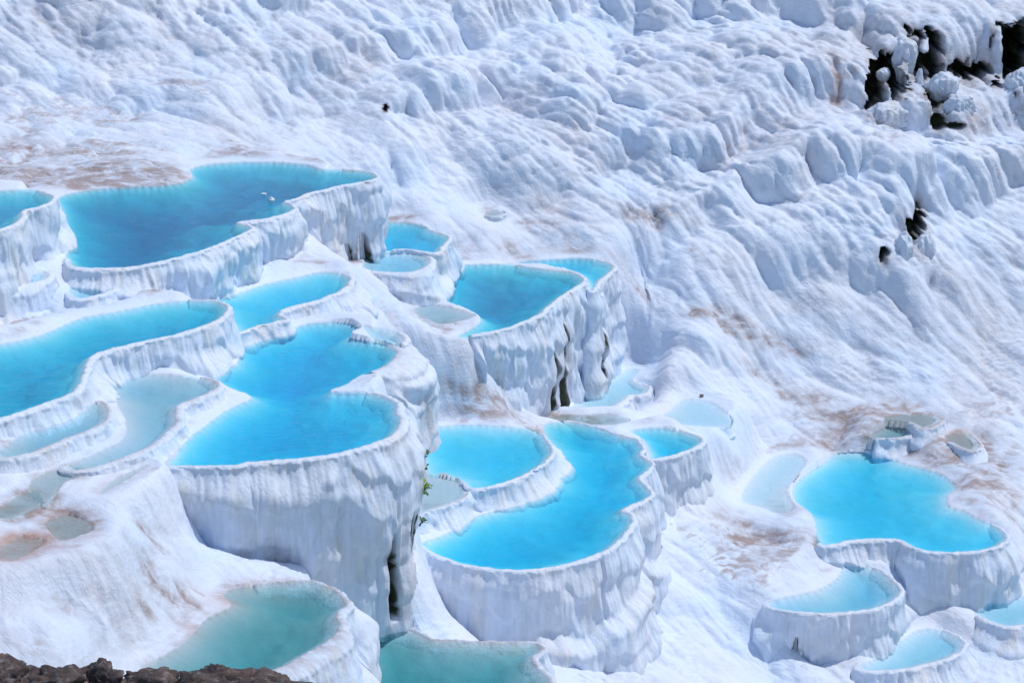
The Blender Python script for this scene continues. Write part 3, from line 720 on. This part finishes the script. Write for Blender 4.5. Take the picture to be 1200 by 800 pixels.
# ------------------------------------------------------------------ build the pools
def build_pool(p):
    c = p['fine']; zw = p['z']
    xy = c[:, :2]; w = smooth_closed(c[:, 2], 12); h = smooth_closed(c[:, 3], 12)
    nrm = out_normals(xy, 3); nwide = out_normals(smooth_closed(xy, 25), 30)
    k = sstep(.05, .10, h)                                   # 1 where there is a rim, 0 on a shore
    X, Y = xy[:, 0], xy[:, 1]
    sca = k*(.07*(np.abs(pn(X*1.9, Y*1.9, 0, 79))-.25)+.03*(np.abs(pn(X*5, Y*5, 0, 80))-.25))*min(1, p['depth']/.3)
    X = X+nrm[:, 0]*sca; Y = Y+nrm[:, 1]*sca
    root = bpy.data.objects.new(p['name'], None)
    root.location = (X.mean(), Y.mean(), zw)
    col.objects.link(root)
    tag(root, p['label'], p['cat'], p['group'])
    hmax = max(.3, h.max())
    crust = .030*pn(X*8, Y*8, 0, 81)+.026*pn(X*19, Y*19, 0, 82)
    wob = .035*pn(X*3.2, Y*3.2, 0, 83)
    lip = .010+.008*pn(X*5, Y*5, 0, 84)+.010*np.abs(pn(X*16, Y*16, 0, 85))
    R, ST, RU, ROCK_SHADE = [], [], [], []
    def row(off, z, nmix, st=0., ru=0., rock_shade=0.):
        nv = nrm*(1-nmix)+nwide*nmix
        R.append(np.stack([X+nv[:, 0]*off, Y+nv[:, 1]*off, z], 1))
        for L_, v_ in ((ST, st), (RU, ru), (ROCK_SHADE, rock_shade)):
            L_.append(np.broadcast_to(v_, X.shape))
    bury = -(1-k)*.45
    # shelf under water
    sc_ = min(1., p['depth']/.4)
    for o_, dz, it in ((.50, -.34, 50), (.34, -.19, 30), (.20, -.115, 14), (.09, -.055, 5), (.03, -.02, 0)):
        row((-o_+wob*o_)*(.25+.75*sc_)+crust*.6, zw+dz*sc_+bury, .2, st=p['stain']*.6)
        R[-1][:, :2] = smooth_closed(R[-1][:, :2], it)
    row(crust+.0*X, zw+lip*.55+bury, 0, st=.35+p['stain']*.6)
    row(crust+.025, zw+lip+bury, 0, st=.45+p['stain']*.5)
    rd = np.minimum(.4*w+.03, np.maximum(h, .05)*.55)
    for q in np.linspace(.12, 1, 9):
        a = q*math.pi/2
        o = .03+w*math.sin(a)
        rib = .045*q*(1-2*np.abs(pn(X*6, Y*6, q*.4, 86)))+.03*q*pn(X*2.5, Y*2.5, q, 87)+.02*pn(X*13, Y*13, q*2, 89)
        row(o+rib+crust*(1-q), zw+lip-rd*(1-math.cos(a))+bury+.022*q*pn(X*9, Y*9, q*3, 88), .25*q+.1, st=.10*(1-q)+p['stain']*(1-q))
    # curtain
    nr = int(np.clip((hmax+1.2)/.066, 12, 66))
    total = h+1.5-rd
    cr = []
    for (u, v, wd, t0, t1, dep) in p['cracks']:
        cx, cy = at_level(u, v, zw)
        i = np.argmin((X-cx)**2+(Y-cy)**2)
        ds = np.abs(np.arange(len(X))-i); ds = np.minimum(ds, len(X)-ds)
        sg = np.where(((np.arange(len(X))-i) % len(X)) < len(X)/2, 1, -1)
        cr.append((ds*sg*p['L']/len(X), wd, t0, t1, dep))
    col1 = pn(X*2.1, Y*2.1, 0, 91)
    for j in range(1, nr+1):
        q = j/nr
        dz = total*q                                        # metres below the rim edge
        Zr = zw+lip-rd-dz+bury
        amp = (.45+.55*sstep(0, .35, dz))*p['flute']
        wv = .25*pn(X*1.2, Y*1.2, Zr*1.4, 92)
        f1 = 1-2*np.abs(pn(X*2.6+wv, Y*2.6+wv, Zr*.35, 93))
        f2 = 1-2*np.abs(pn(X*6.5+wv, Y*6.5, Zr*.5, 94))
        f3 = 1-2*np.abs(pn(X*14, Y*14, Zr*.9, 95))
        lump = pn(X*.9, Y*.9, Zr*.9, 96)
        # overlapping curtain tiers
        ph = dz/1.05+.7*pn(X*.8, Y*.8, 0, 97)+.35*pn(X*2.4, Y*2.4, 0, 98)
        tt = ph-np.floor(ph)
        tierb = np.where(tt < .8, (tt/.8)**1.3, 1-sstep(.8, 1, tt))-.4
        off = .03+w+amp*(.060*f1+.045*f2+.022*f3+.085*tierb)+.20*lump*sstep(0, .6, dz)+.07*pn(X*2., Y*2., Zr*2., 100)*sstep(0, .4, dz)+.30*sstep(.62, 1.1, dz/np.maximum(h-rd, .3))*(.35+pn(X*1.6, Y*1.6, 0, 104))*sstep(.5, 1., h)+.02*pn(X*3, Y*3, Zr*3, 99)*amp
        qq = np.clip(dz/np.maximum(h-rd, .3), 0, 1.3)
        off = off+p['flare']*qq**1.5*np.minimum(h, 2)*.5+p['uc']*(sstep(0, .3, qq)-.95*sstep(.35, 1.0, qq))*sstep(.4, 1.6, h)+.38*h*qq**2.2*(1-sstep(.5, 1.3, h))
        if p['tier']:
            td, to = p['tier']
            edge = td+.5*pn(X*.8, Y*.8, 0, 101)+.10*pn(X*5, Y*5, 0, 102)
            off = off+to*sstep(-.08, .4, dz-edge)*sstep(td+.4, td+.9, h)
        stn = p['cream']*.0+np.zeros_like(X); rock_shade = np.zeros_like(X)
        for (sx, wd, t0, t1, dep) in cr:
            lean = .12*pn(Zr*.9, X*0, Y*0, 103)
            we = wd*(.5+.6*np.clip((dz-t0)/(t1-t0), 0, 1))
            win = sstep(t0-.1, t0+.3, dz)*(1-sstep(t1-.1, t1+.15, dz))
            prof = np.exp(-(np.abs(sx-lean)/we)**6)*win
            off = off-dep*prof
            if dep > .25:
                rock_shade = np.maximum(rock_shade, np.clip(np.exp(-(np.abs(sx-lean)/(we*1.3))**8)*win*3-.5, 0, 1))  # crack shade painted near-black, a little wider than the notch
            stn = np.maximum(stn, .5*np.clip(np.exp(-(np.abs(sx-lean)/(wd*2))**2)*sstep(t0, t0+.5, dz), 0, 1)*(1 if dep > .25 else 0))
        row(off, Zr, .25+.75*min(1, q*1.5), st=np.maximum(stn, p['cream']*.75*sstep(.35, 1, qq)*sstep(-.1, .5, col1)), rock_shade=rock_shade)
    P = np.stack(R)
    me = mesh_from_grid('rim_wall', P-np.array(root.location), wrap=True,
                        attrs=dict(stain=np.stack(ST), rust=np.stack(RU), rock=np.stack(ROCK_SHADE)), flip=True)
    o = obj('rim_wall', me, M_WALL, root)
    # water body
    cw, _ = np.array(p['coarse']), 0
    n2 = out_normals(cw[:, :2], 2)
    kk = .05
    top = cw[:, :2]+n2*kk
    loc = np.array(root.location)
    nb = len(top)
    tz = np.full((nb, 1), 0.0)
    bot = cw[:, :2]-n2*.05
    V = np.concatenate([np.concatenate([top, tz+zw], 1), np.concatenate([bot, tz+zw-p['depth']-.2], 1)])-loc
    tri = tessellate_polygon([[Vector((a, b, 0)) for a, b in top]])
    F = []
    for a, b, c_ in tri:
        A_, B_, C_ = top[a], top[b], top[c_]
        ccw = (B_[0]-A_[0])*(C_[1]-A_[1])-(B_[1]-A_[1])*(C_[0]-A_[0]) > 0
        f = (a, b, c_) if ccw else (c_, b, a)
        F.append(f); F.append(tuple(i+nb for i in reversed(f)))
    for i in range(nb):
        jn = (i+1) % nb
        F.append((i, i+nb, jn+nb, jn))
    me = bpy.data.meshes.new('water'); me.from_pydata(V.tolist(), [], F); me.update()
    obj('water', me, M_WATER[p['water']], root)
    return root

for p in POOLS:
    build_pool(p)

# ------------------------------------------------------------------ rocks and plants
def rock_mat():
    m, nt, out = new_mat('dark_brown_rock')
    b = nt.nodes.new('ShaderNodeBsdfPrincipled')
    tc = stretched(nt, (1, 1, 1))
    n1 = noise_tex(nt, tc, 2.2, 8, .7)
    c = mixc(nt, ramp(nt, n1, [(.35, 0), (.65, 1)]), (.025, .02, .024), (.13, .085, .072))
    n2 = noise_tex(nt, tc, 5.0, 6, .7)
    c = mixc(nt, ramp(nt, n2, [(.52, 0), (.72, .8)]), c, (.34, .31, .31))
    nt.links.new(c, b.inputs['Base Color']); b.inputs['Roughness'].default_value = .85
    bp = nt.nodes.new('ShaderNodeBump'); bp.inputs['Strength'].default_value = .8; bp.inputs['Distance'].default_value = .08
    nt.links.new(noise_tex(nt, tc, 9, 8, .7), bp.inputs['Height']); nt.links.new(bp.outputs[0], b.inputs['Normal'])
    nt.links.new(b.outputs[0], out.inputs['Surface'])
    return m
M_ROCK = rock_mat()

def boulder(name, loc, size, seed, mat, sub=5, rough=.35):
    bm = bmesh.new(); bmesh.ops.create_icosphere(bm, subdivisions=sub, radius=1)
    co = np.array([v.co[:] for v in bm.verts])
    d = 1+rough*fbm(co[:, 0]*1.3+seed*3.1, co[:, 1]*1.3, co[:, 2]*1.3, 4, seed)
    crag = np.abs(pn(co[:, 0]*3+seed, co[:, 1]*3, co[:, 2]*3, 7))
    d = d-.25*(.35-np.minimum(crag, .35))*2*rough
    co = co*d[:, None]*np.array(size)
    for v, c_ in zip(bm.verts, co): v.co = c_
    for f in bm.faces: f.smooth = True
    me = bpy.data.meshes.new(name); bm.to_mesh(me); bm.free()
    o = obj(name, me, mat); o.location = loc
    return o

for i, (u, v, y, sz, lab) in enumerate([
        (8, 797, 42.5, (.62, .5, .34), 'dark brown rock at the bottom left corner of the picture'),
        (62, 803, 42.3, (.75, .5, .30), 'second dark brown rock from the bottom left corner'),
        (118, 799, 42.6, (.46, .45, .34), 'round reddish dark rock between the two ends of the bottom ledge'),
        (178, 807, 42.4, (.85, .5, .33), 'long low brown rock left of the teal pool corner'),
        (258, 808, 42.3, (.95, .55, .46), 'largest craggy dark rock standing in front of the teal pool'),
        (318, 812, 42.1, (.75, .5, .30), 'purplish brown rock at the right end of the bottom ledge')]):
    x, yy, z = at_range(u, v, y)
    tag(boulder('rock', (x, yy, z), sz, i+3, M_ROCK, 5, .6), lab, 'rock', 'dark rocks along the bottom left edge')

def plain(name, c, rough=.6):
    m, nt, out = new_mat(name)
    b = nt.nodes.new('ShaderNodeBsdfPrincipled')
    n1 = noise_tex(nt, stretched(nt, (1, 1, 1)), 6, 4)
    nt.links.new(mixc(nt, n1, tuple(x*.7 for x in c), tuple(min(1, x*1.25) for x in c)), b.inputs['Base Color'])
    b.inputs['Roughness'].default_value = rough
    nt.links.new(b.outputs[0], out.inputs['Surface'])
    return m
M_STONE = plain('pale_travertine_stone', (.74, .76, .78))
M_PEB = plain('brown_pebble', (.24, .17, .13))
M_LEAF = plain('leaf_green', (.17, .30, .03)); M_LEAFD = plain('dark_leaf', (.04, .12, .04)); M_STEM = plain('stem_brown', (.14, .11, .06))

x, y = at_level(318, 234, 2.0)
tag(boulder('stone', (x, y, 1.98), (.10, .09, .10), 21, M_STONE, 4), 'white stone breaking the surface of the long upper pool', 'stone')
x, y = at_level(309, 227, 2.0)
tag(boulder('stone', (x, y, 1.98), (.09, .05, .04), 22, M_STONE, 4), 'smaller flat white stone just behind the one in the upper pool', 'stone')
for i, (u, v, s, lab) in enumerate([(771, 640, .1, 'brown pebble on the white slope right of the scalloped pool, the upper one'),
                                    (766, 698, .09, 'brown pebble on the white slope right of the scalloped pool, the lower one'),
                                    (821, 462, .055, 'dark pebble above the faint sky blue film of water')]):
    c0 = SURF[(u, v)]
    tag(boulder('pebble', (c0[0], c0[1], c0[2]+.05), (s*1.3, s, s*.8), 31+i, M_PEB, 3), lab, 'pebble')

M_FLOW = travertine('flowstone', True)
for i, (u, v, dy, sz, lab) in enumerate([
        (1064, 74, .5, (.42, .4, .85), 'white flowstone pillar between the two black hollows high on the right'),
        (1042, 93, .9, (.24, .24, .26), 'small cream knob hanging inside the left black hollow'),
        (1042, 134, .1, (.95, .55, .50), 'broad white flowstone hump under the left black hollow'),
        (1108, 104, .3, (.55, .45, .62), 'draped cream flowstone lump right of the black hollows'),
        (1128, 122, .3, (.60, .45, .42), 'lumpy white flowstone below the narrow black slot'),
        (1082, 100, .5, (.16, .2, .55), 'thin brown streaked flowstone column in the black hollow'),
        (1196, 98, .4, (.50, .4, .55), 'white flowstone cone in the black hollow at the right edge'),
        (1060, 290, .12, (.36, .4, .62), 'white flowstone finger beside the small middle hollow'),
        (1086, 292, .15, (.40, .4, .55), 'cream flowstone foot right of the small middle hollow')]):
    c0 = SURF[(u, v)]
    o = boulder('flowstone', (c0[0], c0[1]+dy, c0[2]-.02-(.10 if i > 8 else 0)), sz, 51+i, M_FLOW, 5, .2)
    co = np.zeros(len(o.data.vertices)*3, np.float32); o.data.vertices.foreach_get('co', co); co = co.reshape(-1, 3)
    fl_ = np.abs(pn(co[:, 0]*5+i, co[:, 1]*5, co[:, 2]*.6, 75))
    co[:, :2] *= (1.1-.45*fl_)[:, None]*(1-.18*co[:, 2:3]/sz[2]*(-1 if i in (0, 1, 3) else 1))
    o.data.vertices.foreach_set('co', co.reshape(-1)); o.data.update()
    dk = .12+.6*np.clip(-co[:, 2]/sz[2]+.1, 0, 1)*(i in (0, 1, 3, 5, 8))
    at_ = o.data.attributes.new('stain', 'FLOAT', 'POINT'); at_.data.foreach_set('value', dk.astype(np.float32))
    tag(o, lab, 'flowstone', 'flowstone lumps around the black hollows')

def plant(u, v, y, n, size, mat, lab, spread, seed):
    rnd = random.Random(seed)
    x, yy, z = at_range(u, v, y)
    root = bpy.data.objects.new('weed', None); root.location = (x, yy, z); col.objects.link(root)
    tag(root, lab, 'plant', 'green weeds growing from the crack of the overhanging wall')
    bm = bmesh.new(); tips = []
    for i in range(max(2, n//4)):
        a = rnd.uniform(0, 6.28); p0 = Vector((0, .12, -spread*.3)); L = spread*rnd.uniform(.6, 1.1)
        d = Vector((math.cos(a)*.5, math.sin(a)*.4-.5, rnd.uniform(.1, 1))).normalized()
        pts = [p0+d*L*t_+Vector((0, 0, -.25*L*t_*t_)) for t_ in (0, .35, .7, 1)]
        prev = None
        for t_, q in zip((0, 1, 2, 3), pts):
            r = .012*(1-t_*.22)
            ring = [bm.verts.new(q+Vector((math.cos(b_)*r, math.sin(b_)*r, 0))) for b_ in (0, 2.1, 4.2)]
            if prev:
                for j in range(3): bm.faces.new((prev[j], prev[(j+1) % 3], ring[(j+1) % 3], ring[j]))
            prev = ring
            if t_: tips.append((q, d))
    me = bpy.data.meshes.new('stem'); bm.to_mesh(me); bm.free(); obj('stem', me, M_STEM, root)
    lm = bpy.data.meshes.new('leaf')
    lm.from_pydata([(0, 0, 0), (.35, .22, .05), (.75, .2, .04), (1, 0, -.08), (.75, -.2, .04), (.35, -.22, .05), (.4, 0, -.03), (.75, 0, -.02)], [],
                   [(0, 6, 1), (1, 6, 7, 2), (2, 7, 3), (0, 5, 6), (5, 4, 7, 6), (4, 3, 7)])
    lm.materials.append(mat)
    for i in range(n):
        q, d = tips[i % len(tips)]
        o = bpy.data.objects.new('leaf', lm); col.objects.link(o); o.parent = root
        o.location = q+Vector((rnd.uniform(-.02, .02), rnd.uniform(-.02, .02), rnd.uniform(-.02, .02)))
        s = size*rnd.uniform(.7, 1.2); o.scale = (s, s, s)
        o.rotation_euler = (rnd.uniform(-.7, .7), rnd.uniform(-.9, .4), rnd.uniform(0, 6.28))
plant(497, 572, 53.8, 30, .17, M_LEAF, 'bright yellow green tuft of leaves, largest on the wall edge', .32, 1)
plant(498, 531, 54.1, 6, .15, M_LEAFD, 'few dark leaves at the top of the wall edge, uppermost sprig', .16, 2)
plant(499, 550, 54.0, 6, .15, M_LEAFD, 'dark sprig just above the bright tuft of leaves', .16, 3)
plant(493, 612, 53.6, 14, .14, M_LEAFD, 'dark green trailing sprig below the bright tuft', .30, 4)
